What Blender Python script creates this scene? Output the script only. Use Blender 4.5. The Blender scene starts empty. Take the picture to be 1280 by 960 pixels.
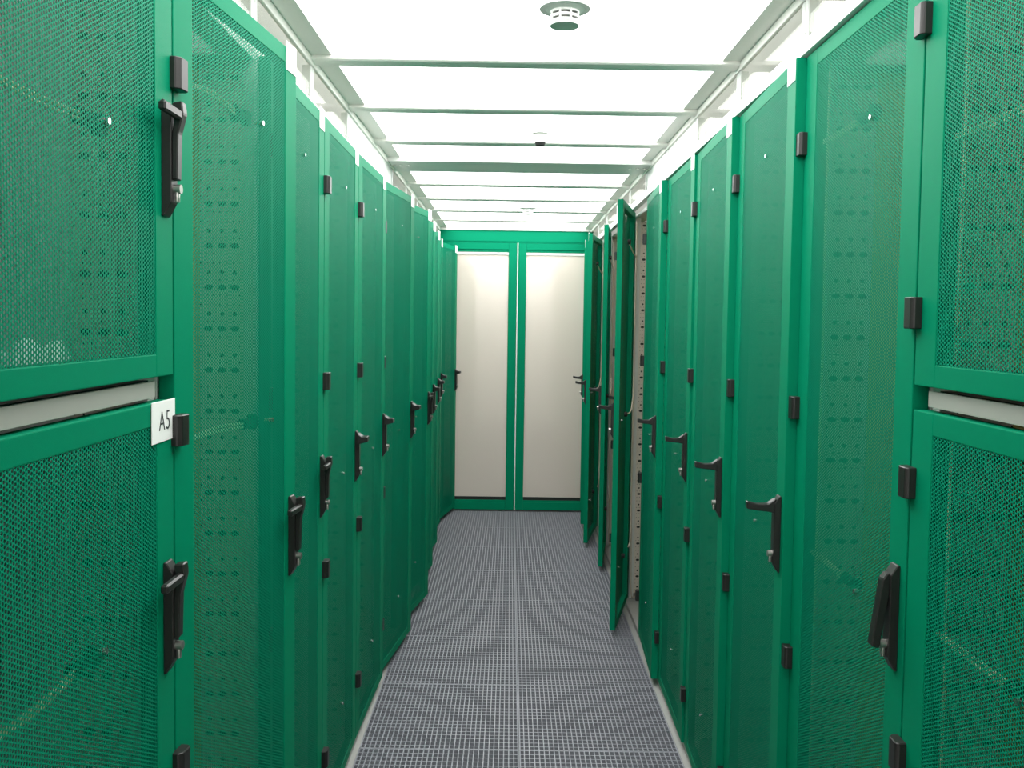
import bpy, bmesh, math, random
from mathutils import Vector, Matrix
random.seed(7)
S = bpy.context.scene
COL = S.collection
PI = math.pi

# ------------------------------------------------------------------ camera
CAM_H = 1.6098
pit, yaw, roll, FPX = .0479, .0029, .0140, 1120.0
Fw = Vector((math.sin(yaw)*math.cos(pit), math.cos(yaw)*math.cos(pit), -math.sin(pit)))
Rt = Vector((math.cos(yaw), -math.sin(yaw), 0))
Up = Rt.cross(Fw)
r2 = Rt*math.cos(roll) + Up*math.sin(roll)
u2 = -Rt*math.sin(roll) + Up*math.cos(roll)
cam = bpy.data.cameras.new('camera'); cam.sensor_width = 36; cam.lens = FPX/1280*36
cam.clip_start = .02; cam.shift_y = -(480-453.94)/1280
co = bpy.data.objects.new('camera', cam); COL.objects.link(co)
co.matrix_world = Matrix(((r2.x, u2.x, -Fw.x, 0), (r2.y, u2.y, -Fw.y, 0), (r2.z, u2.z, -Fw.z, CAM_H), (0, 0, 0, 1)))
S.camera = co

# ------------------------------------------------------------------ world, lights, exposure
W = bpy.data.worlds.new('world'); S.world = W; W.use_nodes = True
W.node_tree.nodes['Background'].inputs[0].default_value = (.9, .95, 1, 1)
W.node_tree.nodes['Background'].inputs[1].default_value = .35
S.view_settings.view_transform = 'Standard'; S.view_settings.look = 'None'
S.view_settings.exposure = 0.0; S.view_settings.gamma = 1.0
S.view_settings.use_curve_mapping = False
PANEL_EMIT = 6.2
la = bpy.data.lights.new('room_lamp', 'AREA'); la.shape = 'RECTANGLE'; la.size = 2.4; la.size_y = .8; la.energy = 85
lo = bpy.data.objects.new('room_lamp', la); COL.objects.link(lo); lo.location = (.06, -3.0, 2.93)

# ------------------------------------------------------------------ measures
XL, XR = -.557, .673          # door faces of the two rows
D0 = 1.487                     # seam between the two nearest racks and the next ones
PITCH = .6
YEND = D0 + 6.0
YNEAR = D0 - .6
ZTOP, ZTL = 2.222, 2.208      # top of doors, right and left row
ZC = 2.371
XC = .056
seam = lambda k: D0 + PITCH*k

# ------------------------------------------------------------------ materials
def M(name, col, rough=.5, metal=0., spec=.5, coat=0.):
    m = bpy.data.materials.new(name); m.use_nodes = True
    b = m.node_tree.nodes['Principled BSDF']
    b.inputs['Base Color'].default_value = (*col, 1); b.inputs['Roughness'].default_value = rough
    b.inputs['Metallic'].default_value = metal; b.inputs['Specular IOR Level'].default_value = spec
    b.inputs['Coat Weight'].default_value = coat
    return m
def noisy(m, scale, amt, bump=0.):
    nt = m.node_tree; b = nt.nodes['Principled BSDF']
    tc = nt.nodes.new('ShaderNodeTexCoord'); n = nt.nodes.new('ShaderNodeTexNoise')
    n.inputs['Scale'].default_value = scale; n.inputs['Detail'].default_value = 4
    nt.links.new(tc.outputs['Object'], n.inputs['Vector'])
    c = b.inputs['Base Color'].default_value[:]
    mx = nt.nodes.new('ShaderNodeMix'); mx.data_type = 'RGBA'
    mx.inputs[6].default_value = tuple(v*(1-amt) for v in c[:3])+(1,)
    mx.inputs[7].default_value = tuple(min(1, v*(1+amt)) for v in c[:3])+(1,)
    nt.links.new(n.outputs['Fac'], mx.inputs[0]); nt.links.new(mx.outputs[2], b.inputs['Base Color'])
    if bump:
        bp = nt.nodes.new('ShaderNodeBump'); bp.inputs['Strength'].default_value = bump; bp.inputs['Distance'].default_value = .001
        nt.links.new(n.outputs['Fac'], bp.inputs['Height']); nt.links.new(bp.outputs['Normal'], b.inputs['Normal'])
    return m
GREEN_C = (.0003, .205, .104)
green = noisy(M('green_powder_coat', GREEN_C, .50, 0, .05), 900, .06, .15)
black = M('black_plastic', (.014, .012, .012), .38, 0, .5)
chrome = M('chrome', (.75, .75, .75), .2, 1.)
lock_m = M('dull_nickel', (.42, .40, .38), .32, .9)
white = M('white_paint', (.86, .86, .84), .45)
label_white = M('white_label', (.88, .88, .86), .5)
ink = M('black_print', (.01, .01, .012), .6)
post_grey = noisy(M('grey_steel', (.68, .70, .67), .45, 0, .5), 60, .05)
alu = noisy(M('grey_aluminium_profile', (.88, .86, .82), .5, .0, .4), 80, .03)
ochre = noisy(M('yellow_chromated_steel', (.66, .52, .22), .5, .1, .4), 14, .12)
plinth = noisy(M('light_grey_plinth', (.36, .355, .34), .5), 50, .06)
shelf_grey = M('light_grey_shelf', (.36, .36, .33), .45)
darkm = M('dark_rubber', (.01, .01, .01), .7)
cable_m = None
wall_m = noisy(M('white_wall', (.82, .83, .80), .7), 5, .03)
bar_m = noisy(M('galvanised_grating', (.285, .29, .325), .5, .15, .4), 200, .10)
sub_m = noisy(M('grating_underplate', (.10, .105, .115), .7), 40, .2)
glass_m = M('back_painted_glass', (.68, .59, .53), .04, 0, .9)
strip_m = M('pale_strip', (.75, .78, .76), .5)
bag_m = M('white_plastic_film', (.9, .9, .9), .3)
tray_m = M('galvanised_tray', (.62, .64, .63), .5, .1)

# yellow-green earth wire
def wire_mat():
    m = M('earth_wire', (.6, .7, .2), .4); nt = m.node_tree; b = nt.nodes['Principled BSDF']
    tc = nt.nodes.new('ShaderNodeTexCoord'); w = nt.nodes.new('ShaderNodeTexWave')
    w.wave_type = 'BANDS'; w.bands_direction = 'DIAGONAL'; w.inputs['Scale'].default_value = 25
    nt.links.new(tc.outputs['Object'], w.inputs['Vector'])
    mx = nt.nodes.new('ShaderNodeMix'); mx.data_type = 'RGBA'
    mx.inputs[6].default_value = (.70, .75, .42, 1); mx.inputs[7].default_value = (.86, .86, .66, 1)
    nt.links.new(w.outputs['Fac'], mx.inputs[0]); nt.links.new(mx.outputs[2], b.inputs['Base Color'])
    return m
cable_m = wire_mat()
wire_pale = M('pale_wire', (.62, .55, .45), .45)

# a little node-math helper
class N:
    def __init__(s, nt): s.nt = nt
    def m(s, op, a, b=None, c=None):
        n = s.nt.nodes.new('ShaderNodeMath'); n.operation = op
        for i, v in enumerate((a, b, c)):
            if v is None: continue
            if isinstance(v, (int, float)): n.inputs[i].default_value = v
            else: s.nt.links.new(v, n.inputs[i])
        return n.outputs[0]
    def cell(s, v, period, off=0.):            # signed distance to the nearest lattice line, metres
        t = s.m('ADD', s.m('DIVIDE', v, period), off+.5)
        return s.m('MULTIPLY', s.m('SUBTRACT', s.m('FRACT', t), .5), period)
    def r2(s, a, b): return s.m('ADD', s.m('MULTIPLY', a, a), s.m('MULTIPLY', b, b))

def perf_mat():
    m = M('perforated_green_sheet', (.002, .240, .134), .55, 0, .05); nt = m.node_tree; n = N(nt)
    b = nt.nodes['Principled BSDF']; out = nt.nodes['Material Output']
    tc = nt.nodes.new('ShaderNodeTexCoord'); sp = nt.nodes.new('ShaderNodeSeparateXYZ')
    nt.links.new(tc.outputs['Object'], sp.inputs[0])
    y, z = sp.outputs['Y'], sp.outputs['Z']
    p = .0066; q = p*math.sqrt(3); r = .00243
    a = n.r2(n.cell(y, q), n.cell(z, p)); c = n.r2(n.cell(y, q, .5), n.cell(z, p, .5))
    hole = n.m('LESS_THAN', n.m('MINIMUM', a, c), r*r)
    tr = nt.nodes.new('ShaderNodeBsdfTransparent'); mx = nt.nodes.new('ShaderNodeMixShader')
    nt.links.new(hole, mx.inputs[0]); nt.links.new(b.outputs[0], mx.inputs[1]); nt.links.new(tr.outputs[0], mx.inputs[2])
    nt.links.new(mx.outputs[0], out.inputs['Surface'])
    return m
perf = perf_mat()

def punched_mat():
    m = M('punched_grey_plate', (.70, .64, .56), .5, 0, .4); nt = m.node_tree; n = N(nt)
    b = nt.nodes['Principled BSDF']
    tc = nt.nodes.new('ShaderNodeTexCoord'); sp = nt.nodes.new('ShaderNodeSeparateXYZ')
    nt.links.new(tc.outputs['Object'], sp.inputs[0])
    x, z = sp.outputs['X'], sp.outputs['Z']
    P = .095
    def dots(px, zo, r, xo=0., sx=1.): return n.m('LESS_THAN', n.r2(n.m('MULTIPLY', n.cell(x, px, xo), sx), n.cell(z, P, zo)), r*r)
    big = dots(.030, 0., .0048, .5); wide = dots(.030, .36, .0062, .5, .62)
    s1 = dots(.015, .18, .0018, .25); s2 = dots(.015, .55, .0018, .25); s3 = dots(.015, .78, .0018, .25)
    h = n.m('MAXIMUM', n.m('MAXIMUM', big, wide), n.m('MAXIMUM', n.m('MAXIMUM', s1, s2), s3))
    mx = nt.nodes.new('ShaderNodeMix'); mx.data_type = 'RGBA'
    mx.inputs[6].default_value = (.70, .64, .56, 1); mx.inputs[7].default_value = (.02, .025, .02, 1)
    nt.links.new(h, mx.inputs[0]); nt.links.new(mx.outputs[2], b.inputs['Base Color'])
    return m
punched = punched_mat()

def emit_mat(name, col, s):
    m = bpy.data.materials.new(name); m.use_nodes = True; nt = m.node_tree
    e = nt.nodes.new('ShaderNodeEmission'); e.inputs[0].default_value = (*col, 1); e.inputs[1].default_value = s
    nt.links.new(e.outputs[0], nt.nodes['Material Output'].inputs['Surface']); return m
panel_m = emit_mat('backlit_ceiling_panel', (1, 1, .98), PANEL_EMIT)
def pane_mat():
    m = bpy.data.materials.new('clear_acrylic'); m.use_nodes = True; nt = m.node_tree; nt.nodes.remove(nt.nodes['Principled BSDF'])
    t = nt.nodes.new('ShaderNodeBsdfTransparent'); t.inputs[0].default_value = (.93, .94, .92, 1)
    g = nt.nodes.new('ShaderNodeBsdfGlossy'); g.inputs['Roughness'].default_value = .03
    mx = nt.nodes.new('ShaderNodeMixShader'); mx.inputs[0].default_value = .08
    nt.links.new(t.outputs[0], mx.inputs[1]); nt.links.new(g.outputs[0], mx.inputs[2])
    nt.links.new(mx.outputs[0], nt.nodes['Material Output'].inputs['Surface']); return m
pane_m = pane_mat()

# ------------------------------------------------------------------ mesh helpers
def box(bm, x0, x1, y0, y1, z0, z1, bev=0.):
    t = bmesh.new()
    vs = [t.verts.new((x, y, z)) for x in (x0, x1) for y in (y0, y1) for z in (z0, z1)]
    for f in ((0, 1, 3, 2), (4, 6, 7, 5), (0, 4, 5, 1), (2, 3, 7, 6), (0, 2, 6, 4), (1, 5, 7, 3)):
        t.faces.new([vs[i] for i in f])
    bmesh.ops.recalc_face_normals(t, faces=t.faces)
    if bev: bmesh.ops.bevel(t, geom=t.edges[:], offset=bev, segments=2, affect='EDGES', profile=.6)
    me = bpy.data.meshes.new('t'); t.to_mesh(me); t.free(); bm.from_mesh(me); bpy.data.meshes.remove(me)
def prism(bm, pts, axis, a0, a1, bev=0.):
    """extrude a polygon of 2-D pts along axis ('x','y','z')"""
    t = bmesh.new()
    def P(p, a): return {'x': (a, p[0], p[1]), 'y': (p[0], a, p[1]), 'z': (p[0], p[1], a)}[axis]
    A = [t.verts.new(P(p, a0)) for p in pts]; B = [t.verts.new(P(p, a1)) for p in pts]
    t.faces.new(A); t.faces.new(B[::-1]); k = len(pts)
    for i in range(k): t.faces.new((A[i], A[(i+1) % k], B[(i+1) % k], B[i]))
    bmesh.ops.recalc_face_normals(t, faces=t.faces)
    if bev: bmesh.ops.bevel(t, geom=t.edges[:], offset=bev, segments=1, affect='EDGES')
    me = bpy.data.meshes.new('t'); t.to_mesh(me); t.free(); bm.from_mesh(me); bpy.data.meshes.remove(me)
def cyl(bm, c, axis, r, h, n=20, r1=None):
    t = bmesh.new(); bmesh.ops.create_cone(t, cap_ends=True, segments=n, radius1=r, radius2=r if r1 is None else r1, depth=h)
    R = {'x': Matrix.Rotation(PI/2, 4, 'Y'), 'y': Matrix.Rotation(-PI/2, 4, 'X'), 'z': Matrix()}[axis]
    bmesh.ops.transform(t, matrix=Matrix.Translation(c) @ R, verts=t.verts)
    me = bpy.data.meshes.new('t'); t.to_mesh(me); t.free(); bm.from_mesh(me); bpy.data.meshes.remove(me)
def tube(bm, pts, r, n=8):
    pts = [Vector(p) for p in pts]; rings = []
    for i, p in enumerate(pts):
        d = (pts[min(i+1, len(pts)-1)] - pts[max(i-1, 0)]).normalized()
        a = d.cross(Vector((0, 0, 1)) if abs(d.z) < .9 else Vector((1, 0, 0))).normalized(); b = d.cross(a)
        rings.append([bm.verts.new(p + a*r*math.cos(2*PI*k/n) + b*r*math.sin(2*PI*k/n)) for k in range(n)])
    for A, B in zip(rings, rings[1:]):
        for k in range(n): bm.faces.new((A[k], A[(k+1) % n], B[(k+1) % n], B[k]))
    bm.faces.new(rings[0][::-1]); bm.faces.new(rings[-1])
def smooth_pts(pts, n=6):
    P = [Vector(p) for p in pts]; out = []
    for i in range(len(P)-1):
        p0, p1, p2, p3 = P[max(i-1, 0)], P[i], P[i+1], P[min(i+2, len(P)-1)]
        for k in range(n):
            t = k/n
            out.append(.5*((2*p1)+(-p0+p2)*t+(2*p0-5*p1+4*p2-p3)*t*t+(-p0+3*p1-3*p2+p3)*t**3))
    out.append(P[-1]); return out
CACHE = {}
def mesh(key, fn, mat, smooth=False):
    if key in CACHE: return CACHE[key]
    bm = bmesh.new(); fn(bm); bmesh.ops.recalc_face_normals(bm, faces=bm.faces)
    me = bpy.data.meshes.new(key); bm.to_mesh(me); bm.free(); me.materials.append(mat)
    if smooth:
        me.shade_smooth()
        try: me.set_sharp_from_angle(angle=math.radians(35))
        except Exception: pass
    CACHE[key] = me; return me
def obj(name, me, parent=None, loc=(0, 0, 0), rot=(0, 0, 0)):
    o = bpy.data.objects.new(name, me); COL.objects.link(o); o.parent = parent
    o.location = loc; o.rotation_euler = rot; return o
_u = [0]
def one(name, fn, mat, parent=None, loc=(0, 0, 0), rot=(0, 0, 0), smooth=False):
    _u[0] += 1
    return obj(name, mesh('%s_%d' % (name, _u[0]), fn, mat, smooth), parent, loc, rot)
def tag(o, label=None, cat=None, group=None, kind=None):
    if label: o['label'] = label
    if cat: o['category'] = cat
    if group: o['group'] = group
    if kind: o['kind'] = kind
    return o
def struct(name, fn, mat): return tag(one(name, fn, mat), kind='structure')

# ------------------------------------------------------------------ floor: grating tiles over an underplate
floor = struct('floor', lambda bm: box(bm, XL-1.4, XR+1.4, -3.6, YEND+.9, -.10, -.036), sub_m)
NB, NR = 32, 20
def tile_bm(bm):
    g = .0012; w = .6-2*g
    for i in range(NB+1):
        y = g + w*i/NB; t = .0045 if i in (0, NB) else .0019
        box(bm, max(g, y-t), min(.6-g, y+t), g, .6-g, -.030, 0)
    for i in range(NR+1):
        y = g + w*i/NR; t = .0045 if i in (0, NR) else .0019
        box(bm, g, .6-g, max(g, y-t), min(.6-g, y+t), -.030, -.002 if 0 < i < NR else -.0002)
tile = mesh('grating_tile', tile_bm, bar_m)
for k in range(-1, 10):
    for x in (XC-.6, XC): obj('grating_tile', tile, floor, (x, seam(k), 0))
# strips between the tile field and the racks
one('edge_strip', lambda bm: box(bm, XC+.6, XR+.12, YNEAR, YEND, -.03, -.001), plinth, floor)
one('edge_strip', lambda bm: box(bm, XL-.14, XC-.6, YNEAR, YEND, -.03, -.001), plinth, floor)
one('landing_plate', lambda bm: box(bm, XL-1.3, XR+1.3, -3.5, YNEAR, -.03, 0), plinth, floor)

# ------------------------------------------------------------------ outer room
struct('wall_left', lambda bm: box(bm, XL-1.45, XL-1.40, -3.6, YEND+.9, -.1, 3.0), wall_m)
struct('wall_right', lambda bm: box(bm, XR+1.40, XR+1.45, -3.6, YEND+.9, -.1, 3.0), wall_m)
struct('wall_rear', lambda bm: box(bm, XL-1.45, XR+1.45, -3.65, -3.6, -.1, 3.0), wall_m)
struct('wall_far', lambda bm: box(bm, XL-1.45, XR+1.45, YEND+.9, YEND+.95, -.1, 3.0), wall_m)
struct('ceiling_slab', lambda bm: box(bm, XL-1.45, XR+1.45, -3.6, YEND+.9, 3.0, 3.1), wall_m)
# ------------------------------------------------------------------ ceiling of the aisle
PXL, PXR = -.530, .609
CXL, CXR = -.591, .663
ceil = tag(obj('ceiling', None), kind='structure')
pm = mesh('ceiling_panel', lambda bm: box(bm, PXL-.01, PXR+.01, .002, .598, 2.376, 2.384), panel_m)
for k in range(-1, 10): obj('ceiling_panel', pm, ceil, (0, seam(k), 0))
def beam_bm(bm):
    prism(bm, [(-.037, 2.3755), (.037, 2.3755), (.038, 2.368), (.030, 2.361), (.012, 2.357), (-.012, 2.357), (-.030, 2.360), (-.037, 2.364)], 'x', CXL+.001, CXR-.001)
bme = mesh('cross_beam', beam_bm, alu)
for k in list(range(-1, 5)) + list(range(6, 10)): obj('cross_beam', bme, ceil, (0, seam(k), 0))
jb = one('joint_beam', lambda bm: box(bm, CXL+.001, CXR-.001, -.20, -.04, 2.355, 2.3755, .004), white, ceil, (0, seam(5), 0))
one('joint_cover', lambda bm: box(bm, CXL+.001, CXR-.001, -.038, .12, 2.359, 2.3755, .004), white, ceil, (0, seam(5), 0))
for xs in ((CXL+.02, CXL+.05, CXL+.09), (CXR-.02, CXR-.055, CXR-.09)):
    for x in xs: one('bolt', lambda bm, x=x: cyl(bm, (x, -.10, 2.3535), 'z', .009, .005, 12), chrome, jb)
# flat grey edge rails and slim channel beside them
def edge_rail(x0, x1, sgn):
    def f(bm):
        box(bm, x0, x1, YNEAR, YEND, 2.3735, 2.39)
    def g(bm):
        xo = x0 if sgn < 0 else x1
        xa, xb = sorted((xo-.002*sgn, xo+.010*sgn))
        box(bm, xa, xb, YNEAR, YEND, 2.349, 2.3735, .003)
    one('edge_rail', f, alu, ceil); one('channel', g, alu, ceil)
edge_rail(CXL, PXL, -1); edge_rail(PXR, CXR, 1)

# clerestory of clear panes between racks and ceiling
for n, (xf, s, BAND0, BAND1) in enumerate(((XL-.034, -1, ZTL+.004, 2.249), (XR-.010, 1, ZTOP+.004, 2.258))):
    w = tag(obj('window_%d' % (n+1), None), kind='structure')
    xa, xb = sorted((xf, xf+.03*s))
    one('header_rail', lambda bm: box(bm, xa, xb, YNEAR, YEND, BAND0, BAND1, .002), white, w)
    xg, xh = sorted((xf+.006*s, xf+.010*s))
    clear = mesh('pane%d' % n, lambda bm: box(bm, xg, xh, .024, .576, BAND1, 2.349), pane_m)
    solid = mesh('blank%d' % n, lambda bm: box(bm, xg, xh, .024, .576, BAND1, 2.349), white)
    xu, xv = sorted((xf+.003*s, xf+.028*s))
    def up_bm(bm):
        box(bm, xu, xv, -.022, .000, BAND1, 2.349, .002); box(bm, xu, xv, .003, .022, BAND1, 2.349, .002)
    upm = mesh('upright%d' % n, up_bm, post_grey)
    boltm = mesh('ubolt%d' % n, lambda bm: cyl(bm, (xf+.001*s, -.011, BAND1+.014), 'x', .004, .006, 8), chrome)
    for k in range(-1, 10):
        obj('blank_panel' if k in (3, 4) else 'pane', solid if k in (3, 4) else clear, w, (0, seam(k), 0))
        u = obj('upright', upm, w, (0, seam(k), 0)); obj('bolt', boltm, u)

# ------------------------------------------------------------------ end of the aisle: header and two glazed leaves
YF = YEND
struct('trim_1', lambda bm: (box(bm, CXL-.02, CXR+.02, YF, YF+.06, 2.262, 2.352, .003), box(bm, CXL-.02, CXR+.02, YF+.004, YF+.05, 2.252, 2.262)), green)
struct('trim_2', lambda bm: box(bm, CXL-.02, CXR+.02, YF-.012, YF+.03, 2.353, 2.371, .003), alu)
def leaf(n, x0, x1, sgn):
    d = tag(obj('door_%d' % n, None), kind='structure')
    st, zt, zb = .070, 2.176, .112
    one('stile', lambda bm: box(bm, x0, x0+st, YF+.004, YF+.05, .012, 2.250, .003), green, d)
    one('stile', lambda bm: box(bm, x1-st, x1, YF+.004, YF+.05, .012, 2.250, .003), green, d)
    one('top_rail', lambda bm: (box(bm, x0+st, x1-st, YF+.004, YF+.05, zt+.02, 2.250, .002), box(bm, x0+st, x1-st, YF+.012, YF+.05, zt, zt+.02)), green, d)
    one('bottom_rail', lambda bm: (box(bm, x0+st, x1-st, YF+.004, YF+.05, .012, zb-.035, .002), box(bm, x0+st, x1-st, YF+.010, YF+.05, zb-.035, zb-.018, .002)), green, d)
    one('glass_pane', lambda bm: box(bm, x0+st-.005, x1-st+.005, YF+.022, YF+.030, zb-.02, zt+.01), glass_m, d)
    one('painted_glint', lambda bm: box(bm, x0+st, x1-st, YF+.014, YF+.0215, zt-.022, zt-.004), strip_m, d)  # pale strip painting in the ceiling lights' reflection along the glass top
    one('bottom_seal', lambda bm: box(bm, x0+st, x1-st, YF+.014, YF+.0215, zb-.018, zb+.008), darkm, d)
    if sgn > 0: one('meeting_strip', lambda bm: box(bm, x0-.0055, x0+.002, YF-.004, YF+.02, .012, 2.252), strip_m, d)  # narrow pale strip where the two leaves meet
leaf(1, CXL-.02, XC-.004, -1); leaf(2, XC+.004, CXR+.02, 1)

# ------------------------------------------------------------------ cable trays above the racks, seen through the panes
def tray(x, label):
    t = tag(obj('cable_tray', None, None, (x, 0, 0)), label, 'cable tray', 'cable trays above the racks')
    for s in (-1, 1): one('side_rail', lambda bm: box(bm, s*.13-.006, s*.13+.006, .3, YEND-.1, 2.30, 2.36), tray_m, t)
    rm = mesh('rung', lambda bm: box(bm, -.124, .124, -.02, .02, 2.30, 2.315), tray_m)
    for i in range(24): obj('rung', rm, t, (0, .45+.29*i, 0))
    for i in range(7): one('support_foot', lambda bm: box(bm, -.11, .11, -.03, .03, 2.228, 2.299), tray_m, t, (0, .74+1.05*i, 0))
tray(XL-.34, 'grey cable tray behind the clear panes above the left row of racks')
tray(XR+.34, 'grey cable tray behind the clear panes above the right row of racks')

# ------------------------------------------------------------------ racks.  local frame: x out into the aisle, y from hinge to free edge, z up
DL = .594                                  # door width
def frame_bm(z0, z1):
    def f(bm):
        s, r, t = .070, .036, -.028
        b = .0018
        box(bm, t, 0, 0, s, z0, z1, b); box(bm, t, 0, DL-s, DL, z0, z1, b)
        box(bm, t, -.0004, s-.002, DL-s+.002, z1-r, z1, b); box(bm, t, -.0004, s-.002, DL-s+.002, z0, z0+r, b)
    return f
def sheet_bm(z0, z1):
    def f(bm):          # sheet with its hole walls: front, middle and back layer
        a, b, c, d = .066, DL-.066, z0+.032, z1-.032
        box(bm, -.0024, -.0014, a, b, c, d)
        bm.faces.new([bm.verts.new((-.0019, y, z)) for y, z in ((a, c), (b, c), (b, d), (a, d))])
    return f
def plate_bm(bm):      # handle base, wedge ends
    prism(bm, [(0, -.092), (.004, -.092), (.016, -.070), (.016, .074), (.005, .092), (0, .092)], 'y', -.014, .014, .0015)
# prism on axis 'y' uses pts (x, z)
def lever_bow(bm):     # lever bowed over the plate, down to the lock
    prism(bm, [(.016, .088), (.032, .090), (.034, .070), (.026, .040), (.024, -.034), (.015, -.034), (.015, .034), (.019, .058)], 'y', -.010, .010, .002)
def lever_side(bm):    # bowed lever with its grip turned towards the hinge
    lever_bow(bm); prism(bm, [(.021, .060), (.033, .060), (.033, .075), (.021, .075)], 'y', -.080, -.009, .003)
def lever_out(bm):     # lever lifted straight out from the plate, tip curved up
    prism(bm, [(.012, .086), (.030, .073), (.055, .072), (.080, .078), (.080, .060), (.055, .056), (.030, .054), (.012, .050)], 'y', -.010, .010, .002)
def lever_short(bm):
    prism(bm, [(.012, .086), (.028, .074), (.048, .074), (.050, .056), (.028, .050), (.012, .046)], 'y', -.036, .009, .002)
def lever_half(bm):    # lower end lifted a little
    prism(bm, [(.014, .076), (.020, .078), (.028, .066), (.044, -.050), (.030, -.054), (.014, .050)], 'y', -.010, .010, .002)
LEV = {'bow': lever_bow, 'side': lever_side, 'out': lever_out, 'short': lever_short, 'half': lever_half}
def lock_bm(bm):
    cyl(bm, (.020, 0, -.048), 'x', .0075, .014, 16); box(bm, .017, .024, -.005, .005, -.070, -.050, .003)
def hinge_bm(bm): prism(bm, [(0, -.020), (.012, -.020), (.019, -.012), (.019, .012), (.014, .016), (0, .016)], 'z', -.026, .026, .0015)
def bolt_bm(bm): cyl(bm, (.002, 0, 0), 'x', .0048, .010, 10); cyl(bm, (-.006, 0, 0), 'x', .003, .012, 8)
HZL = (2.004, 1.419, .848, .260); HZR = (2.022, 1.416, .827, .226)

def add_wire(door, y0, y1, z, sag=.0, boot=True):
    xs = -.020
    for dz in (.003, -.005):
        one('earth_wire', lambda bm: tube(bm, smooth_pts([(xs, y0, z+dz*.3), (xs, y0*.5+y1*.5, z+sag+dz), (xs, y1, z+dz)]), .0032), cable_m, door, smooth=True)
    if boot:
        one('cable_boot', lambda bm: (cyl(bm, (xs-.002, y1+.028, z), 'y', .012, .055, 12, .008), cyl(bm, (xs-.002, y1+.058, z), 'x', .016, .014, 14)), darkm, door, smooth=True)

def add_door(rack, z0, z1, ajar, lever, hz, hnd_z, bolts, label=True, wires=(), stilewire=False):
    th = math.asin(min(.95, ajar/DL))
    d = obj('door', mesh('door_%.3f_%.3f' % (z0, z1), frame_bm(z0, z1), green), rack, (0, .003, 0), (0, 0, -th))
    obj('perforated_sheet', mesh('sheet_%.3f_%.3f' % (z0, z1), sheet_bm(z0, z1), perf), d)
    obj('handle_plate', mesh('handle_plate', plate_bm, black), d, (0, .560, hnd_z))
    obj('handle_lever', mesh('lever_'+lever, LEV[lever], black), d, (0, .560, hnd_z))
    obj('lock', mesh('lock', lock_bm, lock_m, True), d, (0, .560, hnd_z))
    for z in hz: obj('hinge', mesh('hinge', hinge_bm, black), d, (-.001, .004, z))
    for y, z in bolts: obj('bolt', mesh('earth_bolt', bolt_bm, chrome, True), d, (-.003, y, z))
    if label:
        o = obj('label_plate', mesh('label_plate_%.3f' % z1, lambda bm: box(bm, .0002, .0016, DL-.069, DL-.004, z1-.050, z1+.012), label_white), d)
        o['label'] = 'blank white label plate'
    for w in wires: add_wire(d, *w)
    if stilewire:
        one('earth_wire', lambda bm: tube(bm, smooth_pts([(-.024, .088, z0+.10), (-.024, .092, (z0+z1)/2), (-.024, .084, z1-.02)]), .003), cable_m, d, smooth=True)
    return d

def rack(side, k, label, doors, group, inner=None):
    """k = index of the rack's near seam"""
    if side == 'L': loc, rz = (XL, seam(k), 0), 0
    else: loc, rz = (XR, seam(k+1), 0), PI
    r = tag(obj('server_rack', None, None, loc, (0, 0, rz)), label, 'server rack', group)
    for y0, y1 in ((.004, .030), (.570, .596)):
        ys = 'a' if y0 < .1 else 'b'
        obj('post', mesh('post_f'+ys, lambda bm: box(bm, -.054, -.031, y0, y1, .03, 2.190, .002), post_grey), r)
        obj('post', mesh('post_r'+ys, lambda bm: box(bm, -.98, -.94, y0, y1, .03, 2.190, .002), post_grey), r)
        m0, m1 = (y0+.004, y0+.008) if ys == 'a' else (y1-.008, y1-.004)
        obj('punched_plate', mesh('punched_'+ys, lambda bm: box(bm, -.155, -.055, m0-.004 if ys == 'a' else m0-.012, m1+.012 if ys == 'a' else m1+.004, .06, 2.17), punched), r)
        obj('side_panel', mesh('side_'+ys+('g' if inner else ''), lambda bm: box(bm, -.938, -.157, m0-.004, m1+.004, .03, 2.185), inner or ochre), r)
    obj('top_frame', mesh('top_frame', lambda bm: (box(bm, -.985, -.9, .002, .598, 2.191, 2.205, .002), box(bm, -.10, -.030, .002, .598, 2.191, 2.205, .002),
        box(bm, -.9, -.10, .002, .06, 2.191, 2.205), box(bm, -.9, -.10, .54, .598, 2.191, 2.205)), post_grey), r)
    obj('plinth', mesh('plinth', lambda bm: box(bm, -.985, -.006, .001, .599, .0, .028, .003), plinth), r)
    obj('rear_panel', mesh('rear_panel', lambda bm: box(bm, -1.0, -.986, .002, .598, .03, 2.2), green), r)
    ds = [add_door(r, **d) for d in doors]
    return r, ds

FULL = dict(z0=.034, hnd_z=1.108)
def full(side, ajar, lever, bolts=((.335, 2.045), (.32, 1.085), (.325, .290)), **kw):
    d = dict(FULL, z1=ZTL if side == 'L' else ZTOP); d.update(ajar=ajar, lever=lever, hz=HZL if side == 'L' else HZR, bolts=bolts); d.update(kw); return d
GL, GR = 'left row of green server racks', 'right row of green server racks'
ordn = ['', 'second', 'third', 'fourth', 'fifth', 'sixth', 'seventh', 'eighth', 'ninth', 'tenth', 'last']

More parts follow.
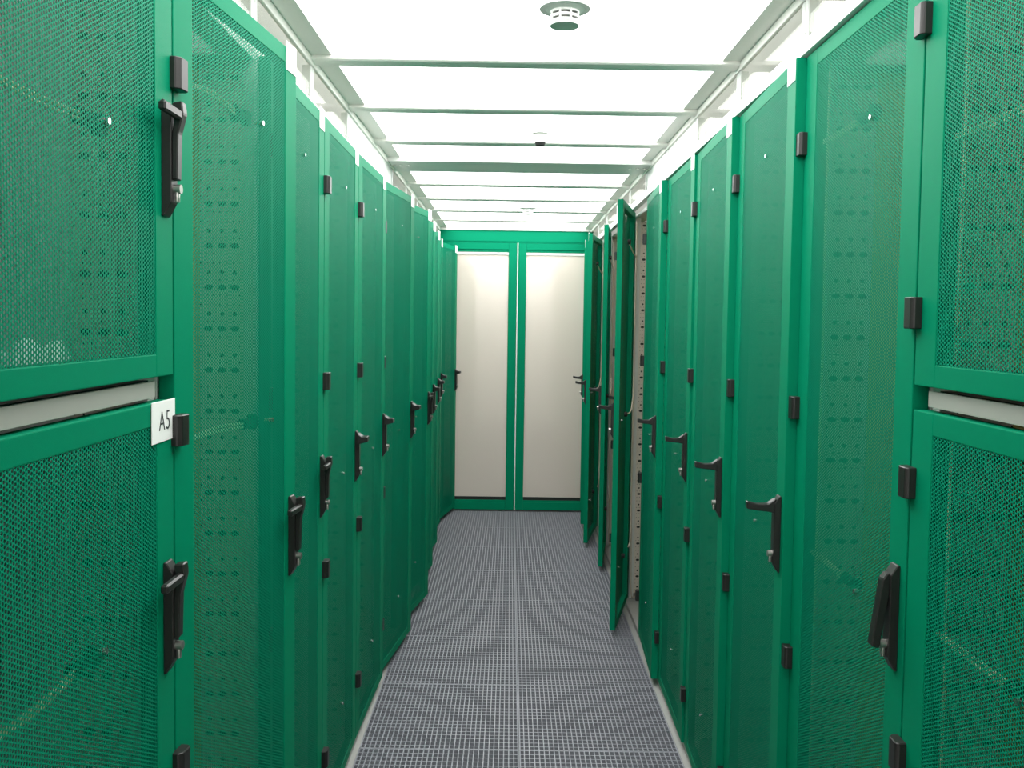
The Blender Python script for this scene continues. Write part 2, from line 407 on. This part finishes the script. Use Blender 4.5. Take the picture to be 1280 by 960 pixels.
# ---- left row
def split(side, levers, hz, wires_u, wires_l, ub, lb):
    return [dict(z0=1.512, z1=ZTL if side == 'L' else ZTOP, ajar=0, lever=levers[0], hz=hz[0], hnd_z=1.860, bolts=ub, label=True, wires=wires_u, stilewire=(side == 'R')),
            dict(z0=.034, z1=1.471, ajar=0, lever=levers[1], hz=hz[1], hnd_z=1.117, bolts=lb, label=False, wires=wires_l, stilewire=(side == 'R'))]
A5, dA5 = rack('L', -1, 'green split-door server rack carrying the white A5 sign, nearest on the left',
               split('L', ('side', 'side'), ((2.10, 1.64), (1.36, .9, .2)), [(.09, .318, 1.874, -.003)], [(.09, .288, 1.130, -.006)], [(.355, 1.875)], [(.335, 1.143), (.335, .3)]), GL, post_grey)
lab = 'green perforated rack, %s in the left row counting from the A5 rack'
LSPEC = [(.060, 'side'), (0, 'side'), (0, 'short'), (.016, 'short'), (.075, 'short'), (.108, 'side'), (.082, 'short'), (.062, 'short'), (.035, 'short'), (.113, 'short')]
for i, (aj, lv) in enumerate(LSPEC):
    kw = {}
    if i == 0: kw = dict(bolts=((.385, 2.009), (.44, 1.388), (.40, .35)), wires=[(.085, .295, 2.012, .010), (.085, .330, 1.389, .006)])
    if i == 4: kw = dict(wires=[(.10, .27, 2.03, .004)])
    l = lab % (ordn[i+1] if i < 9 else 'last')
    l += {0: ', door ajar', 4: ', door ajar', 5: ', door ajar'}.get(i, '')
    if i == 9: l = 'green perforated rack, last of the left row, its open door against the glass doors'
    rack('L', i, l, [full('L', aj, lv, **kw)], GL)
# ---- right row
R1, dR1 = rack('R', -1, 'green split-door server rack with pale divider shelf, nearest on the right',
               split('R', ('side', 'side'), ((2.106, 1.631), (1.35, .886, .2)), [(.030, .30, 1.908, -.004)], [(.034, .28, 1.118, .0)], [(.37, 1.90)], [(.335, 1.120), (.335, .3)]), GR)
labr = 'green perforated rack, %s in the right row counting from the split-door rack'
RSPEC = [(0, 'half'), (.022, 'out'), (.021, 'out'), (.008, 'out'), (.027, 'out'), (.143, 'out'), (.02, 'out'), (.085, 'out'), (.130, 'out'), (.104, 'out')]
for i, (aj, lv) in enumerate(RSPEC):
    kw = {}
    if i == 0: kw = dict(bolts=((.385, 2.000), (.38, 1.097), (.36, .3)), wires=[(.03, .285, 2.018, -.003), (.03, .27, 1.092, .004)], stilewire=True)
    l = labr % (ordn[i+1] if i < 9 else 'last')
    l += {5: ', door open', 7: ', door open', 8: ', door open'}.get(i, '')
    if i == 9: l = 'green perforated rack, last of the right row, open door beside the glass doors'
    rr, dd = rack('R', i, l, [full('R', aj, lv, **kw)], GR)
    if i in (5, 7, 8):                      # wiring on the inside of the open doors
        d = dd[0]
        one('hanging_wire', lambda bm: tube(bm, smooth_pts([(-.034, .03, 2.17), (-.045, .10, 2.14), (-.046, .105, 1.98), (-.046, .105, 1.3), (-.046, .10, .6), (-.05, .14, .42), (-.04, .16, .36)]), .004), wire_pale, d, smooth=True)
        one('hanging_wire', lambda bm: tube(bm, smooth_pts([(-.03, .36, 2.03), (-.05, .22, 1.97), (-.05, .13, 2.0), (-.048, .112, 2.15)]), .0035), wire_pale, d, smooth=True)
        one('hanging_wire', lambda bm: tube(bm, smooth_pts([(-.036, .34, 1.12), (-.05, .26, 1.13), (-.05, .15, 1.20), (-.046, .108, 1.22)]), .0035), wire_pale, d, smooth=True)
        one('hanging_wire', lambda bm: tube(bm, smooth_pts([(-.046, .10, .6), (-.05, .09, .3), (-.05, .04, .06), (-.07, .0, .04)]), .0035), wire_pale, d, smooth=True)
        for z in (2.03, 1.12, .36): one('cable_boot', lambda bm: cyl(bm, (-.034, .35, z), 'x', .013, .016, 14), darkm, d, smooth=True)

# divider shelves of the two split racks
for r in (A5, R1):
    o = one('shelf', lambda bm: (box(bm, -.93, -.012, .034, .546, 1.478, 1.482), box(bm, -.016, -.010, .034, .546, 1.478, 1.5045, .001)), shelf_grey, r)
    one('crossbar', lambda bm: box(bm, -.06, -.03, .032, .568, 1.486, 1.504), darkm, r)

# the A5 sign
d = dA5[1]
sg = one('sign_plate', lambda bm: box(bm, .0006, .0022, DL-.094, DL+.002, 1.407, 1.473, .0006), label_white, d); sg['label'] = 'white plastic sign reading A5'
cu = bpy.data.curves.new('sign_text', 'FONT'); cu.body = 'A5'; cu.align_x = 'CENTER'; cu.align_y = 'CENTER'; cu.size = .046; cu.extrude = .0003; cu.offset = -.0007; cu.space_character = 1.15
to = bpy.data.objects.new('sign_text', cu); COL.objects.link(to)
bpy.context.view_layer.update()
me = bpy.data.meshes.new_from_object(to.evaluated_get(bpy.context.evaluated_depsgraph_get())); bpy.data.objects.remove(to)
me.materials.clear(); me.materials.append(ink)
# text lies in xy; turn it upright with its face towards +x, reading from near to far
lt = obj('sign_lettering', me, d, (.0026, DL-.044, 1.439), (PI/2, 0, PI/2)); lt.scale = (.82, 1.0, 1)
lt['label'] = 'black letters A5'

# crumpled white film lying on the divider shelf in the A5 rack
def film(bm):
    bmesh.ops.create_icosphere(bm, subdivisions=4, radius=1)
    for v in bm.verts:
        n = v.co.normalized(); h = .75 + .13*math.sin(5*n.x+2*n.y)+.10*math.sin(7*n.y-3*n.z)+.06*math.sin(13*n.x-9*n.y+4*n.z)
        v.co = Vector((n.x*.06*h, n.y*.15*h, max(-.0, n.z)*.105*h))
b = one('plastic_film', film, bag_m, None, (XL-.094, D0-.28, 1.4825), smooth=True)
tag(b, 'crumpled white plastic film lying behind the mesh of the A5 rack', 'plastic film')

# ------------------------------------------------------------------ ceiling sensors
def sensor(x, y, label):
    t = tag(obj('smoke_sampler', None, None, (x, y, 2.3755)), label, 'smoke detector', 'detectors on the ceiling')
    one('flange', lambda bm: (cyl(bm, (0, 0, -.002), 'z', .062, .003, 40), cyl(bm, (0, 0, -.006), 'z', .036, .006, 32, .05)), post_grey, t, smooth=True)
    one('core', lambda bm: cyl(bm, (0, 0, -.023), 'z', .024, .034, 24), alu, t, smooth=True)
    for i in range(3):
        def ring(bm, z=-.011-.012*i):
            o = bmesh.ops.create_cone(bm, cap_ends=False, segments=32, radius1=.036, radius2=.036, depth=.006)
            i2 = bmesh.ops.create_cone(bm, cap_ends=False, segments=32, radius1=.029, radius2=.029, depth=.006)
            bmesh.ops.bridge_loops(bm, edges=[e for e in bm.edges if e.is_boundary and e.verts[0].co.z > 0])
            bmesh.ops.bridge_loops(bm, edges=[e for e in bm.edges if e.is_boundary and e.verts[0].co.z < 0])
            bmesh.ops.translate(bm, verts=bm.verts, vec=(0, 0, z))
        one('ring', ring, white, t, smooth=True)
    for i in range(8):
        a = PI/8+i*PI/4
        one('rib', lambda bm: cyl(bm, (.034*math.cos(a), .034*math.sin(a), -.023), 'z', .0028, .032, 8), white, t)
    one('end_cap', lambda bm: cyl(bm, (0, 0, -.0415), 'z', .036, .005, 32, .036), post_grey, t, smooth=True)
sensor(.124, 2.235, 'large white slotted smoke detector on the nearest ceiling panel')
sensor(.112, 6.16, 'small distant slotted detector near the glass doors')
t = tag(obj('sprinkler_sensor', None, None, (.112, 3.66, 2.3755)), 'small grey flared sensor hanging behind the second cross beam', 'sensor')
one('stem', lambda bm: cyl(bm, (0, 0, -.006), 'z', .012, .012, 16), post_grey, t, smooth=True)
one('flange', lambda bm: cyl(bm, (0, 0, -.015), 'z', .020, .008, 24, .034), alu, t, smooth=True)
one('body', lambda bm: cyl(bm, (0, 0, -.033), 'z', .021, .028, 24, .027), post_grey, t, smooth=True)
one('tip', lambda bm: cyl(bm, (0, 0, -.053), 'z', .017, .012, 24, .022), darkm, t, smooth=True)
